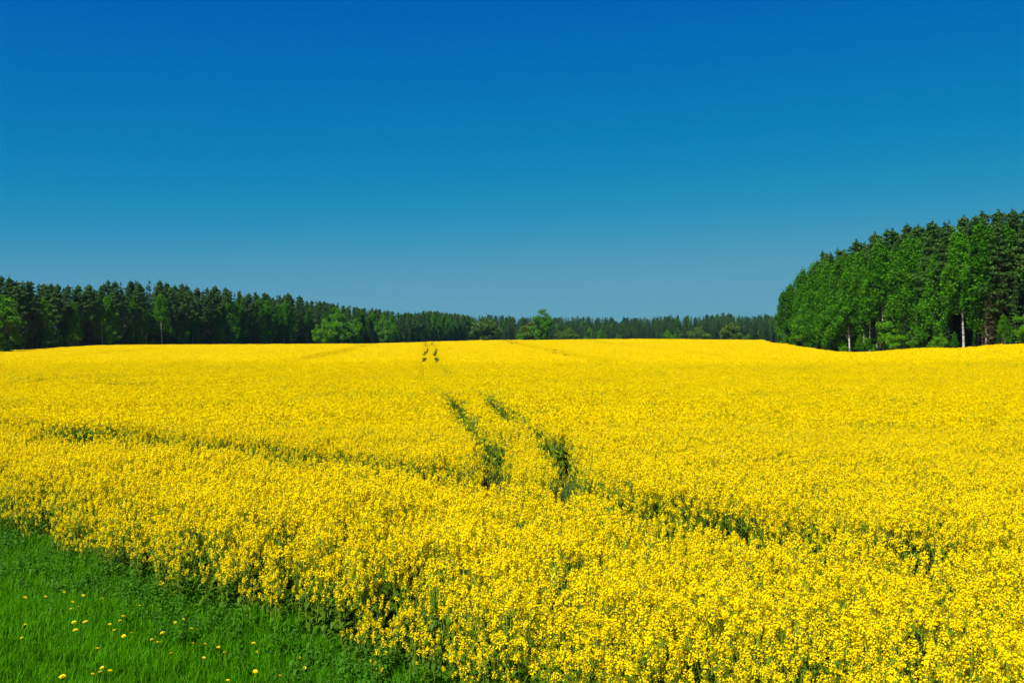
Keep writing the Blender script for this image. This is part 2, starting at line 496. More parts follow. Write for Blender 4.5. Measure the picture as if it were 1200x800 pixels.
# low growth along the foot of the right wood
for (x, y) in edge_walk([(99, 170), (98, 175), (79, 300)], 5.2):
    x2, y2 = x - 1.6 + r.normal(0, .4), y + r.normal(0, 1)
    u = r.random()
    plant_tree('leafy_tree' if u < .5 else ('birch_tree' if u < .75 else 'spruce_tree'), x2, y2, r.uniform(3, 7.5), r, r.uniform(1.0, 1.4), wood='right', row=-1)
x = P(1172, 196); plant_tree('dry_spruce', x - 2.2, 196, 13.5, r, 1.3, wood='right', row=0)
x = P(1068, 226); plant_tree('spruce_tree', x - 1.5, 226, 11, r, 1.3, wood='right', row=0)

# left wood
SIL_L = [(-120, 318), (0, 325), (40, 331), (80, 334), (125, 330), (200, 330), (270, 339), (300, 344), (345, 345), (370, 352), (400, 355), (425, 360), (470, 365), (505, 363), (530, 366), (560, 370), (640, 371)]
def left_row(off, step, edge, pick, hs, row):
    for (x, y) in edge_walk(edge, step):
        nx, ny = -.55, .83
        x2 = x + nx * off + r.normal(0, .9); y2 = y + ny * off + r.normal(0, .9)
        px = 600 + FPX * x2 / y2
        if px < -70: continue
        kind = pick(px); h = sil_h(SIL_L, x2, y2) * r.uniform(*hs(kind))
        plant_tree(kind, x2, y2, max(h, 4), r, r.uniform(1.05, 1.35), wood='left', row=row)
LA = LE[:5]; LB = LE[4:7]
def pick_left(px):
    u = r.random()
    return 'birch_tree' if u < .56 else ('spruce_tree' if u < .76 else 'pine_tree')
hl = lambda k: {'birch_tree': (.6, .85), 'spruce_tree': (.55, .95), 'pine_tree': (.8, .98)}[k]
left_row(0, 3.4, LA, pick_left, hl, 0)
left_row(4.5, 3.4, LA, lambda px: 'pine_tree' if r.random() < .6 else 'spruce_tree', lambda k: (.9, 1.01), 1)
left_row(9.5, 3.4, LA, lambda px: 'pine_tree' if r.random() < .8 else 'spruce_tree', lambda k: (.95, 1.03), 2)
left_row(0, 5.4, LB, lambda px: ('birch_tree' if r.random() < .3 else ('pine_tree' if r.random() < .6 else 'spruce_tree')), lambda k: (.7, .98), 0)
left_row(7, 5.4, LB, lambda px: 'pine_tree' if r.random() < .65 else 'spruce_tree', lambda k: (.93, 1.04), 1)
for (x, y) in edge_walk(LA, 5.5):
    x2, y2 = x + .9 + r.normal(0, .5), y - 1.6 + r.normal(0, .5)
    px = 600 + FPX * x2 / y2
    if px < -40: continue
    u = r.random()
    plant_tree('leafy_tree' if u < .25 else ('birch_tree' if u < .6 else 'spruce_tree'), x2, y2, r.uniform(3.5, 9.5), r, r.uniform(1.1, 1.6), wood='left', row=-1)
# bright broad-leaved trees standing out in front of the woods
def single(kind, px, d, top, wide, label):
    x = P(px, d); h = (HORIZON - top) * d / FPX + CAMZ - float(terrain(x, d))
    e = plant_tree(kind, x, d, h, r, wide, wood='single', row=0); e['label'] = label
single('leafy_tree', 3, 262, 342, 1.15, 'bright green leafy tree at the left edge of the picture, before the dark wood')
single('leafy_tree', 393, 470, 360, 1.0, 'largest bright green leafy tree before the dark wood, left of the wheel tracks')
single('leafy_tree', 378, 455, 374, 1.0, 'low bright green tree just left of the bright leafy tree before the dark wood')
single('leafy_tree', 416, 480, 370, 1.0, 'small bright green tree just right of the bright leafy tree before the dark wood')
single('leafy_tree', 452, 560, 369, 1.0, 'rounded mid green tree at the thin right end of the left wood')
single('olive_shrub', 569, 640, 372, 1.35, 'broad olive green tree right of the far wheel tracks, before the distant wood')
single('leafy_tree', 634, 520, 359, 1.05, 'tall bright green tree rising above the distant wood near the middle')
single('olive_shrub', 622, 560, 377, 1.2, 'low olive tree at the left foot of the tall bright green tree')
single('olive_shrub', 665, 600, 384, 1.3, 'low pale olive shrub right of the tall bright green tree')
single('olive_shrub', 818, 620, 383, 1.2, 'small olive shrub before the distant wood, left of the yellowish larger one')
single('olive_shrub', 856, 600, 378, 1.2, 'yellowish olive shrub before the distant wood, near the right wood')

# labels for the trees of the woods: place counted along each wood as one sees it
ORD = ['first', 'second', 'third', 'fourth', 'fifth', 'sixth', 'seventh', 'eighth', 'ninth', 'tenth', 'eleventh', 'twelfth', 'thirteenth', 'fourteenth', 'fifteenth', 'sixteenth', 'seventeenth', 'eighteenth', 'nineteenth']
def ordinal(i):
    if i < 19: return ORD[i]
    n = i + 1
    return '%d%s' % (n, 'th' if n % 100 in (11, 12, 13) else {1: 'st', 2: 'nd', 3: 'rd'}.get(n % 10, 'th'))
LOOK = {'birch_tree': ('fresh green birch', 'birch'), 'pine_tree': ('dark green pine', 'pine tree'), 'spruce_tree': ('dark conical spruce', 'spruce tree'),
        'leafy_tree': ('bright green leafy tree', 'leafy tree'), 'olive_shrub': ('olive green shrub', 'shrub'), 'dry_spruce': ('brown dry spruce', 'spruce tree')}
ROWN = {-1: 'at the foot of', 0: 'at the edge of', 1: 'in the second row of', 2: 'in the third row of', 3: 'deep inside'}
byset = {}
for t in trees:
    t['o']['category'] = LOOK[t['kind']][1]
    if t['wood'] == 'single':
        t['o']['group'] = 'trees standing out before the woods'; continue
    byset.setdefault((t['wood'], t['row'], t['kind']), []).append(t)
for (wood, row, kind), ts in byset.items():
    ts.sort(key=lambda q: q['px'])
    for i, t in enumerate(ts):
        if len(ts) == 1: t['o']['label'] = '%s %s the %s wood, the only one there' % (LOOK[kind][0], ROWN[row], wood)
        else: t['o']['label'] = '%s %s the %s wood, %s from the left' % (LOOK[kind][0], ROWN[row], wood, ordinal(i))
        t['o']['group'] = 'trees of the %s wood' % wood

# ------------------------------------------------------------------ instanced stuff
lib_count = 0
def instancer(name, pts, rot, scl, idx, meshes, mats_kind='stuff'):
    """one object: points carrying a turn, a size and which of the meshes stands there"""
    lib = bpy.data.collections.new(name + '_kinds')
    for i, me in enumerate(meshes):
        o = bpy.data.objects.new('%s_kind_%02d' % (name, i), me); lib.objects.link(o)
    me = bpy.data.meshes.new(name); me.vertices.add(len(pts))
    me.vertices.foreach_set('co', np.asarray(pts, np.float32).ravel())
    a = me.attributes.new('turn', 'FLOAT_VECTOR', 'POINT'); a.data.foreach_set('vector', np.asarray(rot, np.float32).ravel())
    a = me.attributes.new('size', 'FLOAT_VECTOR', 'POINT'); a.data.foreach_set('vector', np.asarray(scl, np.float32).ravel())
    a = me.attributes.new('which', 'INT', 'POINT'); a.data.foreach_set('value', np.asarray(idx, np.int32))
    me.update()
    o = obj(name, me); o['kind'] = 'stuff'
    g = bpy.data.node_groups.new(name + '_nodes', 'GeometryNodeTree')
    g.interface.new_socket('Geometry', in_out='INPUT', socket_type='NodeSocketGeometry')
    g.interface.new_socket('Geometry', in_out='OUTPUT', socket_type='NodeSocketGeometry')
    n, l = g.nodes, g.links
    gi, go = n.new('NodeGroupInput'), n.new('NodeGroupOutput')
    iop = n.new('GeometryNodeInstanceOnPoints')
    ci = n.new('GeometryNodeCollectionInfo'); ci.inputs['Collection'].default_value = lib
    ci.inputs['Separate Children'].default_value = True; ci.inputs['Reset Children'].default_value = True
    def na(nm, ty):
        q = n.new('GeometryNodeInputNamedAttribute'); q.data_type = ty; q.inputs['Name'].default_value = nm; return q.outputs['Attribute']
    l.new(gi.outputs[0], iop.inputs['Points']); l.new(ci.outputs[0], iop.inputs['Instance'])
    iop.inputs['Pick Instance'].default_value = True
    l.new(na('which', 'INT'), iop.inputs['Instance Index'])
    e2r = n.new('FunctionNodeEulerToRotation'); l.new(na('turn', 'FLOAT_VECTOR'), e2r.inputs[0])
    l.new(e2r.outputs[0], iop.inputs['Rotation']); l.new(na('size', 'FLOAT_VECTOR'), iop.inputs['Scale'])
    l.new(iop.outputs[0], go.inputs[0])
    md = o.modifiers.new('scatter', 'NODES'); md.node_group = g
    return o

# distant wood beyond the ridge: reads as one mass
def build_distant_wood():
    r = np.random.default_rng(5)
    pts, idx, scl, rot = [], [], [], []
    kinds = [KIND['pine_tree'][0], KIND['pine_tree'][1], KIND['pine_tree'][3], KIND['spruce_tree'][0], KIND['spruce_tree'][1], KIND['birch_tree'][0], KIND['leafy_tree'][0]]
    for row in range(9):
        d0 = 880 + row * 9
        for xx in r.uniform(P(470, d0), P(1010, d0), 150):
            d = d0 + r.normal(0, 4)
            top = 371.0 + 1.2 * math.sin(xx * .02) + r.normal(0, 1.3) + (vnoise(xx, 0., 14.0) - .5) * 2.4 + max(0, 6 - row) * 1.5
            k = r.choice(6, p=[.14, .10, .06, .34, .33, .03])
            z = float(terrain(xx, d)); h = (HORIZON - top) * d / FPX + CAMZ - z
            s = h / kinds[k][2]
            pts.append((xx, d, z)); idx.append(k); w = s * r.uniform(1.05, 1.6); scl.append((w, w, s)); rot.append((0, 0, r.uniform(0, 6.28)))
    # trees farther back inside the left and right woods, closing the gaps between the trunks
    for (x, y) in edge_walk(LE[:7], 7):
        for q in range(4):
            x2 = x - .55 * (16 + 6 * q) + r.normal(0, 1.5); y2 = y + .83 * (16 + 6 * q) + r.normal(0, 1.5)
            h = sil_h(SIL_L, x2, y2) * r.uniform(.84, .99); k = r.choice(5); s = h / kinds[k][2]
            pts.append((x2, y2, float(terrain(x2, y2)))); idx.append(k); scl.append((s * 1.1, s * 1.1, s)); rot.append((0, 0, r.uniform(0, 6.28)))
    for (x, y) in edge_walk([(104, 140), (98, 175), (79, 300)], 6):
        for q in range(4):
            x2 = x + 20 + 6 * q + r.normal(0, 1.5); y2 = y + r.normal(0, 2)
            h = min(sil_h(SIL_R, x2, y2), 28) * r.uniform(.85, .98); k = r.choice(5); s = h / kinds[k][2]
            pts.append((x2, y2, float(terrain(x2, y2)))); idx.append(k); scl.append((s * 1.1, s * 1.1, s)); rot.append((0, 0, r.uniform(0, 6.28)))
    def low(x2, y2, hmin, hmax):
        k = r.choice([3, 3, 4, 6]); h = r.uniform(hmin, hmax); s = h / kinds[k][2]; w = s * (1.0 if k == 6 else 1.7) * r.uniform(.9, 1.3)
        pts.append((x2, y2, float(terrain(x2, y2)))); idx.append(k); scl.append((w, w, s)); rot.append((0, 0, r.uniform(0, 6.28)))
    for (x, y) in edge_walk(LE[:7], 3.6):
        for q in range(4):
            o = 3 + 6 * q
            low(x - .55 * o + r.normal(0, 1.5), y + .83 * o + r.normal(0, 1.5), 6, 13)
    for (x, y) in edge_walk([(100, 160), (98, 175), (79, 300)], 3.2):
        for q in range(4): low(x + 3.5 + 5 * q + r.normal(0, 1), y + r.normal(0, 1.5), 6, 14)
    for xx in np.arange(P(470, 878), P(1010, 878), 3.0):
        for q in range(4): low(xx + r.normal(0, 1.5), 876 + 14 * q + r.normal(0, 5), 6, 15)
    meshes = []
    for i, (tm, cm, H) in enumerate(kinds):           # trunk and crown joined
        me = bpy.data.meshes.new('distant_tree')
        nv = len(tm.vertices)
        va = np.zeros(nv * 3); tm.vertices.foreach_get('co', va); vb = np.zeros(len(cm.vertices) * 3); cm.vertices.foreach_get('co', vb)
        fa = [tuple(p.vertices) for p in tm.polygons]; fb = [tuple(v + nv for v in p.vertices) for p in cm.polygons]
        me.from_pydata(np.concatenate([va, vb]).reshape(-1, 3).tolist(), [], fa + fb)
        me.materials.append(tm.materials[0]); me.materials.append(cm.materials[0])
        me.polygons.foreach_set('material_index', np.array([0] * len(fa) + [1] * len(fb), dtype=np.int32))
        ta = np.zeros(len(cm.polygons), np.float32); cm.attributes['tint'].data.foreach_get('value', ta)
        at = me.attributes.new('tint', 'FLOAT', 'FACE'); at.data.foreach_set('value', np.concatenate([np.full(len(fa), .5, np.float32), ta])); me.update()
        meshes.append(me)
    o = instancer('distant_wood', pts, rot, scl, idx, meshes)
    tag(o, 'dark blue-green mass of distant conifers closing the horizon beyond the field', 'wood')
build_distant_wood()

# ------------------------------------------------------------------ rapeseed: one plant in three finenesses
def flower_cluster(mb, c, d, r, size=1.0, fine=True, mp=0, mbud=1):
    """a raceme: dome of four-petalled flowers round the tip direction d"""
    d = d / np.linalg.norm(d)
    if fine:
        n = int(r.integers(24, 32))
        u = rand_unit(n, r); u[:, 2] = np.abs(u[:, 2]) * .8
        a = np.cross(d, [1, .3, .2]); a /= np.linalg.norm(a); b = np.cross(d, a)
        h = r.uniform(-.085, .03, n) * size
        rad = (.034 - .4 * np.clip(h / size, -.02, .05)) * r.uniform(.5, 1.15, n) * size
        ang = r.uniform(0, 6.283, n)
        out = np.cos(ang)[:, None] * a + np.sin(ang)[:, None] * b
        C = c + d * h[:, None] + out * rad[:, None]
        nn = out * .75 + d * .75 + rand_unit(n, r) * .35; nn /= np.linalg.norm(nn, axis=1)[:, None]
        e1 = np.cross(nn, rand_unit(n, r)); e1 /= np.linalg.norm(e1, axis=1)[:, None]; e2 = np.cross(nn, e1)
        s = (.0098 * size * r.uniform(.85, 1.2, n))[:, None]; w = s * .56
        q1 = np.stack([C - e1 * s - e2 * w, C + e1 * s - e2 * w, C + e1 * s + e2 * w, C - e1 * s + e2 * w], 1)
        q2 = np.stack([C - e2 * s + e1 * w, C - e2 * s - e1 * w, C + e2 * s - e1 * w, C + e2 * s + e1 * w], 1) + (nn * .001)[:, None]
        t = r.random(n)
        mb.quads(q1, mp, t); mb.quads(q2, mp, t)
        k = 7
        C = c + d * (.035 * size) + rand_unit(k, r) * .010 * size
        mb.quads(leaf_quads(C, rand_unit(k, r), .007 * size, .6, r), mbud, r.random(k))
    else:
        n = 8
        C = c + rand_unit(n, r) * .032 * size + d * r.uniform(-.02, .02, n)[:, None]
        nn = rand_unit(n, r) + d * .7; nn /= np.linalg.norm(nn, axis=1)[:, None]
        mb.quads(leaf_quads(C, nn, .026 * size * r.uniform(.8, 1.2, n), .75, r), mp, r.random(n))

def rape_leaf(mb, p, ang, L, W, droop, r, mat=0):
    d = np.array([math.cos(ang), math.sin(ang), 0]); s = np.array([-d[1], d[0], 0])
    pts = []
    for k, (f, w) in enumerate(((0, .12), (.35, 1), (.7, .8), (1, .05))):
        q = p + d * L * f + np.array([0, 0, 1]) * (L * (.55 * f - droop * f * f))
        pts += [q - s * W * w * .5 + np.array([0, 0, .15 * W * w]), q + s * W * w * .5 + np.array([0, 0, .15 * W * w])]
    mb.add(pts, [(0, 1, 3, 2), (2, 3, 5, 4), (4, 5, 7, 6)], mat, r.random())

def rape_skeleton(seed, H, nb, spread):
    r = np.random.default_rng(seed)
    lean = r.normal(0, .05, 2)
    top = np.array([lean[0] * H, lean[1] * H, H * r.uniform(.95, 1.05)])
    main = [np.zeros(3) - [0, 0, .04], top * .5 + np.array([r.normal(0, .012), r.normal(0, .012), 0]), top]
    br = []
    for k in range(nb):
        f = r.uniform(.42, .82); a = k * 2.4 + r.normal(0, .4); p0 = top * f
        L = spread * r.uniform(.6, 1.2)
        tip = np.array([p0[0] + math.cos(a) * L, p0[1] + math.sin(a) * L, H * r.uniform(.70, 1.08)])
        mid = p0 * .5 + tip * .5 + np.array([math.cos(a) * L * .22, math.sin(a) * L * .22, -.02])
        br.append([p0, mid, tip])
    return r, main, br

def rape_parts(seed, H=1.22, nb=6, spread=.17, leaves=11, leaf_top=.82):
    r, main, br = rape_skeleton(seed, H, nb, spread)
    st, fo = MB(), MB()
    st.tube(main, [.008, .006, .003], 4, 0, .5)
    for b in br: st.tube(b, [.004, .003, .002], 3, 0, .6)
    tips = []
    for b in [main] + br:
        d = b[2] - b[1]; tips.append((b[2], d / np.linalg.norm(d)))
        for q in range(6):                                     # young pods under the blossom
            t = b[2] - d * r.uniform(.25, .6); a = r.uniform(0, 6.28)
            e = t + np.array([math.cos(a) * .035, math.sin(a) * .035, .03])
            st.add([t, t + np.array([0, 0, .003]), e], [(0, 1, 2)], 0, .8)
    for k in range(leaves):
        f = .10 + (leaf_top - .10) * (k / max(1, leaves - 1)); L = (.22 - .13 * f) * r.uniform(.75, 1.25)
        rape_leaf(fo, main[2] * f, k * 2.4 + r.normal(0, .5), L, L * .42, r.uniform(.5, 1.1), r)
    return r, st, fo, tips

def merge(dst, src, mat):
    off = dst.n
    dst.v.extend(src.v); dst.f.extend(tuple(i + off for i in f) for f in src.f)
    dst.m.extend([mat] * len(src.f)); dst.t.extend(src.t); dst.n += src.n

rape_meshes = []
RM = [M['petal'], M['bud'], M['stem'], M['leaf']]
# 0-7 fine plants, 8-10 leafy edge plants, 11-15 middle distance, 16-20 far clumps
NEAR = []
for s in range(8):
    NEAR.append(rape_parts(100 + s, 1.22, 9 + s % 3, .18))
for s in range(3):
    NEAR.append(rape_parts(150 + s, 1.0, 4, .14, 14, .9))
cluster_meshes = []
for q in range(5):
    mb = MB(); flower_cluster(mb, np.zeros(3), np.array([0., 0, 1]), np.random.default_rng(300 + q), 1.0)
    cluster_meshes.append(mb)
def rotate_to(d):
    return np.array(Vector((0, 0, 1)).rotation_difference(Vector(d)).to_matrix())
for (rr, st, fo, tips) in NEAR:
    mb = MB(); merge(mb, st, 2); merge(mb, fo, 3)
    for (c, d) in tips: flower_cluster(mb, c, d, rr, rr.uniform(.62, .95))
    rape_meshes.append(mb.mesh('rape_plant', RM))
for s in range(5):
    rr, main, br = rape_skeleton(400 + s, 1.22, 10, .2)
    mb = MB()
    for b in [main] + br:
        d = b[2] - b[1]; flower_cluster(mb, b[2], d, rr, .92, False)
    for b in br[:5]: mb.tube([b[0], b[2]], [.004, .003], 3, 2)
    mb.tube([main[0], main[2]], [.008, .004], 3, 2)
    for k in range(7): rape_leaf(mb, main[2] * (.25 + .09 * k), k * 2.4, .2, .08, .8, rr, 3)
    rape_meshes.append(mb.mesh('rape_plant_mid', RM))
for s in range(5):
    rr = np.random.default_rng(500 + s); mb = MB()
    n = 320
    C = np.stack([rr.uniform(-.62, .62, n), rr.uniform(-.62, .62, n), 1.20 + rr.normal(0, .05, n)], 1)
    nn = rand_unit(n, rr) + np.array([0, 0, .9]); nn /= np.linalg.norm(nn, axis=1)[:, None]
    mb.quads(leaf_quads(C, nn, 0.048 * rr.uniform(.7, 1.3, n), .9, rr), 0, rr.random(n))
    n = 60
    C = np.stack([rr.uniform(-.6, .6, n), rr.uniform(-.6, .6, n), rr.uniform(.3, 1.08, n)], 1)
    mb.quads(leaf_quads(C, rand_unit(n, rr), .13, .5, rr), 3, rr.random(n))
    rape_meshes.append(mb.mesh('rape_clump_far', RM))

for s in range(2):                                # 21-22 thin greener plants for the middle distance
    rr, main, br = rape_skeleton(450 + s, 1.12, 5, .18)
    mb = MB()
    for b in br:
        d = b[2] - b[1]; flower_cluster(mb, b[2], d, rr, .75, False)
    for b in br: mb.tube([b[0], b[2]], [.005, .004], 3, 2)
    mb.tube([main[0], main[2]], [.008, .004], 3, 2)
    for k in range(10): rape_leaf(mb, main[2] * (.25 + .07 * k), k * 2.4, .2, .08, .8, rr, 3)
    rape_meshes.append(mb.mesh('rape_plant_thin', RM))

# wheel tracks, in metres on the ground
def poly_dist(x, y, pl):
    best = np.full(np.shape(x), 1e9)
    for (a, b) in zip(pl[:-1], pl[1:]):
        ax, ay = a; dx, dy = b[0] - ax, b[1] - ay; L2 = dx * dx + dy * dy
        t = np.clip(((x - ax) * dx + (y - ay) * dy) / L2, 0, 1)
        best = np.minimum(best, np.hypot(x - ax - t * dx, y - ay - t * dy))
    return best
MAINL = [(0.1, 18.3), (-.29, 20.2), (-.46, 26), (-1.04, 28.8), (-2.7, 45), (-5.8, 65), (-9.0, 100), (-15.2, 180), (-24.6, 290), (-30, 350)]
MAINR = [(1.7, 17.6), (1.35, 19.2), (1.2, 21.5), (1.1, 26.5), (.75, 28.8), (-.4, 38), (-.9, 45), (-4.0, 65), (-7.2, 100), (-13.3, 180), (-22.7, 290), (-28, 350)]
HEAD1 = [(-34, 46.6), (-15.3, 31), (-5.4, 24.2), (0, 18.7), (1.7, 17.6), (3.7, 14.9), (6.4, 12.3), (12, 7.3)]
HEAD2 = [(-34, 44.4), (-16.5, 29.8), (-5.9, 22.0), (0.4, 16.9), (6.0, 11.9)]
def shifted(pl, dx): return [(a + dx, b) for (a, b) in pl if b > 95]
TR = [(MAINL, .46), (MAINR, .46), (HEAD1[:4], 1.3), (HEAD1[3:6], .78), (HEAD1[5:], .95), ([(-.46, 26.2), (.2, 27.2), (1.1, 26.6)], .3), (HEAD2, .2)]
for dx in (-18.5, 25.0, 50.0):
    TR += [(shifted(MAINL, dx), .7), (shifted(MAINR, dx), .7)]
TR += [([(P(-20, 150), 150), (P(80, 178), 178), (P(150, 205), 205), (P(200, 250), 250)], .8)]
BARE = [(P(140, 58), 58, 3.2, .5), (P(130, 62), 62, 2.5, .45), (P(315, 34), 34, 1.5, .4), (P(60, 31), 31, 2.0, .5), (P(1010, 14.2), 14.2, 1.1, .35), (P(1075, 13.3), 13.3, .9, .35), (P(700, 18.2), 18.2, 1.0, .35)]

def crop_height(x, y):
    return .86 + .28 * vnoise(x, y, 3.4) * .6 + .18 * vnoise(x + 50, y, 1.1) * .6

def keep_mask(x, y, r, half=.6):
    gap = np.zeros(x.shape)
    for pl, w in TR:
        if len(pl) < 2: continue
        far_ = y.size and y.min() > 60
        dd = poly_dist(x + (vnoise(x * 0, y, 34.0) - .5) * 1.4, y, pl) if far_ else poly_dist(x, y, pl)
        ww = w * (.72 + .56 * vnoise(x, y, 1.9))
        if pl is MAINL or pl is MAINR: ww = ww * np.interp(y, [44, 50, 88, 96], [1, .35, .35, .9])
        if far_:
            open_ = np.where(vnoise(x, y, 13.0) > .24, 1.0, 0.0)
            gap = np.maximum(gap, np.where(dd < half + w * .5, open_, 0))
        else:
            gap = np.maximum(gap, np.clip(2.5 * (1 - dd / ww), 0, 1))
    for (bx, by, L, W) in BARE:
        u = (x - bx) * ED[0] + (y - by) * ED[1]; v = (x - bx) * EN[0] + (y - by) * EN[1]
        gap = np.maximum(gap, .9 * np.clip(1.3 - np.hypot(u / L, v / W), 0, 1))
    return gap

def in_view(x, y, margin):
    return (np.abs(x) < (y * .5094 * 1.06 + margin)) & (y > 3)
def scatter(y0, y1, dens, r, margin):
    xm = y1 * .5094 * 1.06 + margin
    n = int(2 * xm * (y1 - y0) * dens)
    x = r.uniform(-xm, xm, n); y = r.uniform(y0, y1, n)
    k = in_view(x, y, margin); return x[k], y[k]

def build_crop():
    r = np.random.default_rng(77)
    PX, PY, ID, SC = [], [], [], []
    # fine plants
    x, y = scatter(5.0, 30, 29, r, 3.0)
    s = edge_s(x, y); k = s < .05 + r.normal(0, .12, len(x)); x, y, s = x[k], y[k], s[k]
    gap = keep_mask(x, y, r); k = r.random(len(x)) > gap * .66; x, y, s, gap = x[k], y[k], s[k], gap[k]
    k = (vnoise(x, y, .75) > .17) | (r.random(len(x)) < .3); x, y, s, gap = x[k], y[k], s[k], gap[k]
    leafy = (r.random(len(x)) < np.clip(.8 + s / 2.0, .0, .8)) | (r.random(len(x)) < gap * .95)
    idx = np.where(leafy, 8 + r.integers(0, 3, len(x)), r.integers(0, 8, len(x)))
    sc = crop_height(x, y) * r.uniform(.88, 1.1, len(x)) * np.clip(.55 - s * .28 + .25 * vnoise(x, y, .6), .4, 1.0) * (1 - .5 * gap)
    near = (x, y, idx, sc)
    # middle distance
    x, y = scatter(30, 112, 17, r, 5.0)
    gap = keep_mask(x, y, r); k = (r.random(len(x)) > gap * .9) & (edge_s0(x, y) < -.2); x, y, gap = x[k], y[k], gap[k]
    k = r.random(len(x)) < np.interp(y, [84, 112], [1, 0]); x, y, gap = x[k], y[k], gap[k]
    green = r.random(len(x)) < np.clip(1.5 * vnoise(x + 300, y * 1.6, 9.0) * vnoise(x, y * 1.5, 3.0) - .28, 0, .6)
    green = green | (gap > .15)
    mid = (x, y, np.where(green, 21 + r.integers(0, 2, len(x)), 11 + r.integers(0, 5, len(x))), crop_height(x, y) * r.uniform(.9, 1.1, len(x)) * (1 - .42 * gap))
    # far clumps
    x, y = scatter(84, 352, 1.4, r, 12.0)
    ok = (edge_s0(x, y) < -1) & (x < right_edge_x(y) - 2.2) & ((x > left_edge_x(y) + 3.5) | (y < 240))
    gap = keep_mask(x, y, r); wid = np.where(gap > .12, 0, 1)
    k = ok & (wid > 0) & (r.random(len(x)) > np.interp(y, [84, 112], [1, 0])); x, y = x[k], y[k]
    far = (x, y, 16 + r.integers(0, 5, len(x)), crop_height(x, y) * r.uniform(.93, 1.07, len(x)), np.ones(len(x)))
    # narrow clumps closing up to the wheel tracks
    x, y = scatter(98.5, 345, 14, r, 12.0)
    near_tr = np.full(len(x), 1e9)
    for pl, w in TR:
        if len(pl) > 1: near_tr = np.minimum(near_tr, poly_dist(x, y, pl))
    k = (near_tr < 1.9) & (x < right_edge_x(y) - 2.2) & ((x > left_edge_x(y) + 3.5) | (y < 240)); x, y = x[k], y[k]
    k = keep_mask(x, y, r, .3) < .1; x, y = x[k], y[k]
    slim = (x, y, 16 + r.integers(0, 5, len(x)), crop_height(x, y) * r.uniform(.93, 1.07, len(x)), np.full(len(x), .3))
    far = tuple(np.concatenate([a, b]) for a, b in zip(far, slim))
    return near, mid, far, r
near, mid, far, rc = build_crop()

# the 300 plants that show largest stand alone, with their parts
nx, ny, nid, nsc = near
z = terrain(nx, ny)
pxs = 600 + FPX * nx / ny
ytop = HORIZON + (CAMZ - z - 1.15 * nsc) * FPX / ny
vis = (pxs > 10) & (pxs < 1190) & (ytop < 792) & (ytop > 380)
order = np.argsort(np.where(vis, ny / nsc, 1e9))
single_ids = order[:300]
is_single = np.zeros(len(nx), bool); is_single[single_ids] = True
part_cache = []
for i, (rr, st, fo, tips) in enumerate(NEAR):
    part_cache.append((st.mesh('rape_stem', [M['stem']] ), fo.mesh('rape_leaves', [M['leaf']]), tips))
cl_cache = []
for mb in cluster_meshes:
    cl_cache.append(mb.mesh('rape_flower_cluster', [M['petal'], M['bud']]))
rs = np.random.default_rng(8)
for i in single_ids:
    k = int(nid[i]); stm, fom, tips = part_cache[k]
    e = bpy.data.objects.new('rapeseed_plant', None); col.objects.link(e); e.empty_display_size = .1
    e.location = (nx[i], ny[i], z[i]); sc = float(nsc[i]); e.scale = (sc, sc, sc)
    e.rotation_euler = (rs.normal(0, .04), rs.normal(0, .04), rs.uniform(0, 6.283))
    obj('stem', stm, e); obj('foliage', fom, e)
    for (c, d) in tips:
        f = obj('flower_cluster', cl_cache[rs.integers(5)], e, Vector(c))
        f.rotation_euler = (Vector((0, 0, 1)).rotation_difference(Vector(d)) @ Euler((0, 0, rs.uniform(0, 6.28))).to_quaternion()).to_euler()
        q = rs.uniform(.62, .95); f.scale = (q, q, q)
    if k >= 8: tag(e, 'low leafy rapeseed plant with few flowers on the foremost edge of the crop', 'rapeseed', 'leafy rapeseed plants along the crop edge')
    else:
        px = 600 + FPX * nx[i] / ny[i]
        zone = 'at the lower left, next to the grass verge' if px < 500 else ('at the bottom middle of the field' if px < 850 else 'in the bottom right corner of the field')
        tag(e, 'tall yellow flowering rapeseed plant ' + zone, 'rapeseed', 'nearest flowering rapeseed plants ' + zone)

m = ~is_single
X = np.concatenate([nx[m], mid[0], far[0]]); Y = np.concatenate([ny[m], mid[1], far[1]])
I = np.concatenate([nid[m], mid[2], far[2]]); S = np.concatenate([nsc[m], mid[3], far[3]])
Z = terrain(X, Y)
ROT = np.stack([rc.normal(0, .05, len(X)) * ((I < 16) | (I > 20)), rc.normal(0, .05, len(X)) * ((I < 16) | (I > 20)), rc.uniform(0, 6.283, len(X))], 1)
W = np.concatenate([nsc[m], mid[3], far[4]])
SCL = np.stack([W, W, S], 1)
crop = instancer('rapeseed_crop', np.stack([X, Y, Z], 1), ROT, SCL, I, rape_meshes)
tag(crop, 'wide field of yellow flowering rapeseed with dark wheel tracks running through it', 'rapeseed field')

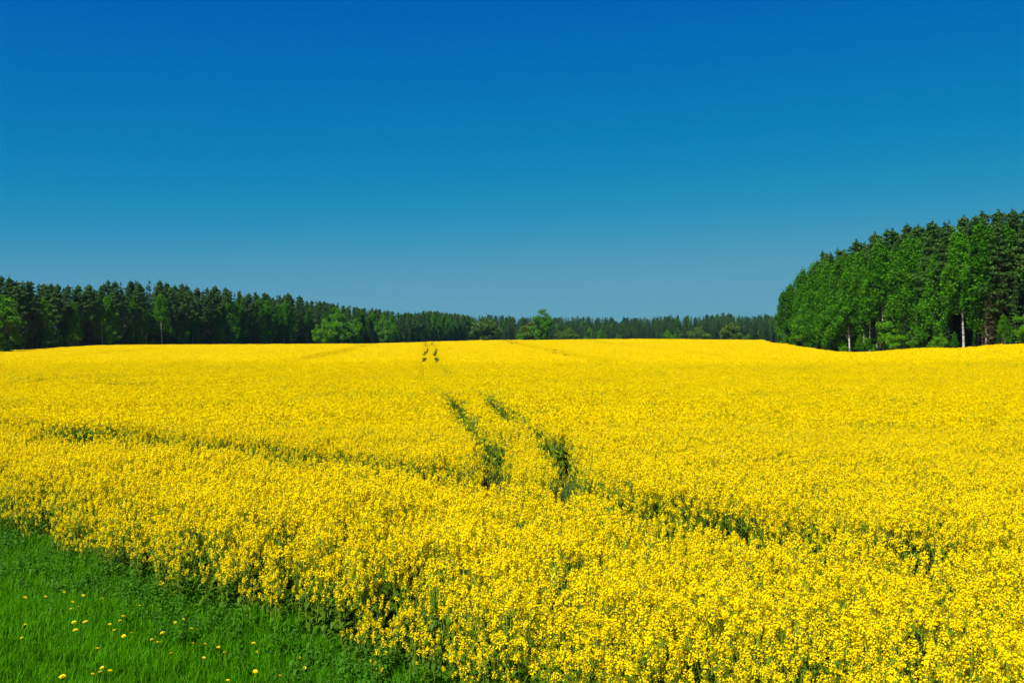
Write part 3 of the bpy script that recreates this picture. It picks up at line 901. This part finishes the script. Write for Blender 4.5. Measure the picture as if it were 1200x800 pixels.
# ------------------------------------------------------------------ verge: grass, weeds, dandelions
def build_verge():
    r = np.random.default_rng(55)
    tufts = []
    for q in range(6):
        mb = MB()
        for b in range(20):
            a = r.uniform(0, 6.283); L = r.uniform(.08, .2); le = r.uniform(.1, .6); w = r.uniform(.0025, .0045)
            p = np.array([r.normal(0, .045), r.normal(0, .045), -.01]); d = np.array([math.cos(a), math.sin(a), 0]); s = np.array([-d[1], d[0], 0])
            m1 = p + d * L * le * .35 + np.array([0, 0, L * .6]); t = p + d * L * le + np.array([0, 0, L * (1 - .3 * le)])
            mb.add([p - s * w, p + s * w, m1 + s * w * .8, m1 - s * w * .8, t], [(0, 1, 2, 3), (3, 2, 4)], 0, r.random())
        tufts.append(mb.mesh('grass_tuft', [M['grass']]))
    for q in range(4):                                       # leafy weeds at the foot of the crop
        mb = MB(); H = r.uniform(.3, .5)
        mb.tube([(0, 0, 0), (r.normal(0, .03), r.normal(0, .03), H)], [.006, .003], 3)
        for k in range(18):
            f = k / 17; L = (.12 - .06 * f) * r.uniform(.8, 1.2)
            rape_leaf(mb, np.array([0, 0, H * f]), k * 2.4 + r.normal(0, .4), L, L * .40, r.uniform(.4, 1.0), r)
        tufts.append(mb.mesh('weed', [M['weed']]))
    n = 90000
    x = r.uniform(-17, 6, n); y = r.uniform(2.5, 27, n)
    s = edge_s(x, y); k = (s > -.35) & in_view(x, y, 2.5) & (s < 9)
    x, y, s = x[k], y[k], s[k]
    zz = terrain(x, y); v = (CAMZ - zz) / y
    k = (v < .43) & (r.random(len(x)) < .85)
    x, y, s, zz = x[k], y[k], s[k], zz[k]
    h = (.65 + .9 * vnoise(x, y, 1.3)) * (1 + .7 * np.clip(1 - s / 1.6, 0, 1))
    I = r.integers(0, 6, len(x)); sc = h * r.uniform(.8, 1.25, len(x))
    n2 = 3400
    x2 = r.uniform(-17, 6, n2 * 8); y2 = r.uniform(2.5, 27, n2 * 8); s2 = edge_s(x2, y2)
    k = (s2 > -.25) & (s2 < .1 + np.abs(r.normal(0, .8, len(s2)))) & in_view(x2, y2, 2.5)
    x2, y2 = x2[k], y2[k]
    X = np.concatenate([x, x2]); Y = np.concatenate([y, y2]); Z = terrain(X, Y)
    I = np.concatenate([I, 6 + r.integers(0, 4, len(x2))]); S = np.concatenate([sc, r.uniform(.55, 1.25, len(x2))])
    rot = np.stack([r.normal(0, .08, len(X)), r.normal(0, .08, len(X)), r.uniform(0, 6.283, len(X))], 1)
    g = instancer('grass', np.stack([X, Y, Z], 1), rot, np.stack([S, S, S], 1), I, tufts)
    tag(g, 'lush green grass and leafy weeds on the verge in front of the crop', 'grass')
build_verge()

def ray_ground(px, py):
    dx, dz = (px - 600) / FPX, -(py - HORIZON) / FPX
    d = 4.0
    while d < 60 and CAMZ + dz * d > float(terrain(dx * d, d)) + .19: d += .02
    return dx * d, d
DAND = [(66,535),(133,530),(195,521),(228,551),(219,568),(238,577),(315,542),(254,535),(432,569),(70,619),(222,623),(268,611),(375,612),(362,640),(370,606),(234,647),(382,655),(421,649),(569,602),(543,615),(523,653),(480,671),(508,677),(603,685),(645,693),(688,695),(632,719),(700,721),(533,707),(598,640),(345,622),(313,687),(795,690),(790,777),(709,796),(325,772),(203,795),(290,790),(65,668),(314,772),(340,775),(802,702),(931,731),(947,756),(1073,725),(865,783)]
def build_dandelions():
    r = np.random.default_rng(12)
    heads = []
    for q in range(3):
        mb = MB()
        for ring, (n, rad, up) in enumerate(((20, .021, .25), (16, .016, .6), (10, .009, 1.1))):
            for k in range(n):
                a = k * 6.283 / n + ring * .17 + r.normal(0, .06); d = np.array([math.cos(a), math.sin(a), 0]); s = np.array([-d[1], d[0], 0]) * .0028
                e = d * rad * r.uniform(.85, 1.1) + np.array([0, 0, rad * up * .6 + .002 * ring])
                mb.add([-s * .4, s * .4, e + s, e - s], [(0, 1, 2, 3)], 0, r.random())
        heads.append(mb.mesh('dandelion_head', [M['dandelion']]))
    stems = []
    for q in range(2):
        mb = MB(); mb.tube([(0, 0, -.01), (.008 * (q * 2 - 1), .004, .5), (0, 0, 1)], [.0026, .0022, .002], 5); stems.append(mb.mesh('dandelion_stem', [M['stem']]))
    calyx = MB(); calyx.tube([(0, 0, -.014), (0, 0, -.006), (0, 0, .001)], [.003, .007, .008], 6)
    cm = calyx.mesh('dandelion_calyx', [M['stem']])
    for di, (zx, zy) in enumerate(sorted(DAND)):
        px, py = zx * .375, 500 + zy * .375
        x, y = ray_ground(px, py)
        z = float(terrain(x, y)); h = r.uniform(.18, .25)
        e = bpy.data.objects.new('dandelion', None); col.objects.link(e); e.empty_display_size = .05
        e.location = (x, y, z); e.rotation_euler = (r.normal(0, .12), r.normal(0, .12), r.uniform(0, 6.28))
        st = obj('stem', stems[r.integers(2)], e); st.scale = (1, 1, h)
        hd = obj('flower_head', heads[r.integers(3)], e, (0, 0, h)); q = r.uniform(.95, 1.5); hd.scale = (q, q, q)
        hd.rotation_euler = (r.normal(.2, .2), r.normal(0, .2), 0)
        obj('calyx', cm, hd)
        tag(e, 'yellow dandelion in the green grass of the verge, %s from the left' % ordinal(di), 'dandelion', 'dandelions scattered over the grass verge')
build_dandelions()

# ------------------------------------------------------------------ thin air haze round the whole place
def build_haze():
    mb = MB()
    x0, x1, y0, y1, z0, z1 = -1300, 1300, -300, 1500, -12, 45
    mb.add([(x0,y0,z0),(x1,y0,z0),(x1,y1,z0),(x0,y1,z0),(x0,y0,z1),(x1,y0,z1),(x1,y1,z1),(x0,y1,z1)],
           [(3,2,1,0),(4,5,6,7),(0,1,5,4),(1,2,6,5),(2,3,7,6),(3,0,4,7)])
    m, n, l = nt('haze_air'); out = n.new('ShaderNodeOutputMaterial'); pv = n.new('ShaderNodeVolumePrincipled')
    pv.inputs['Color'].default_value = (.55, .82, 1.0, 1); pv.inputs['Density'].default_value = HAZE; pv.inputs['Anisotropy'].default_value = .2
    l.new(pv.outputs[0], out.inputs['Volume'])
    o = obj('haze', mb.mesh('haze', [m])); o['kind'] = 'stuff'
HAZE = 0.00004
build_haze()
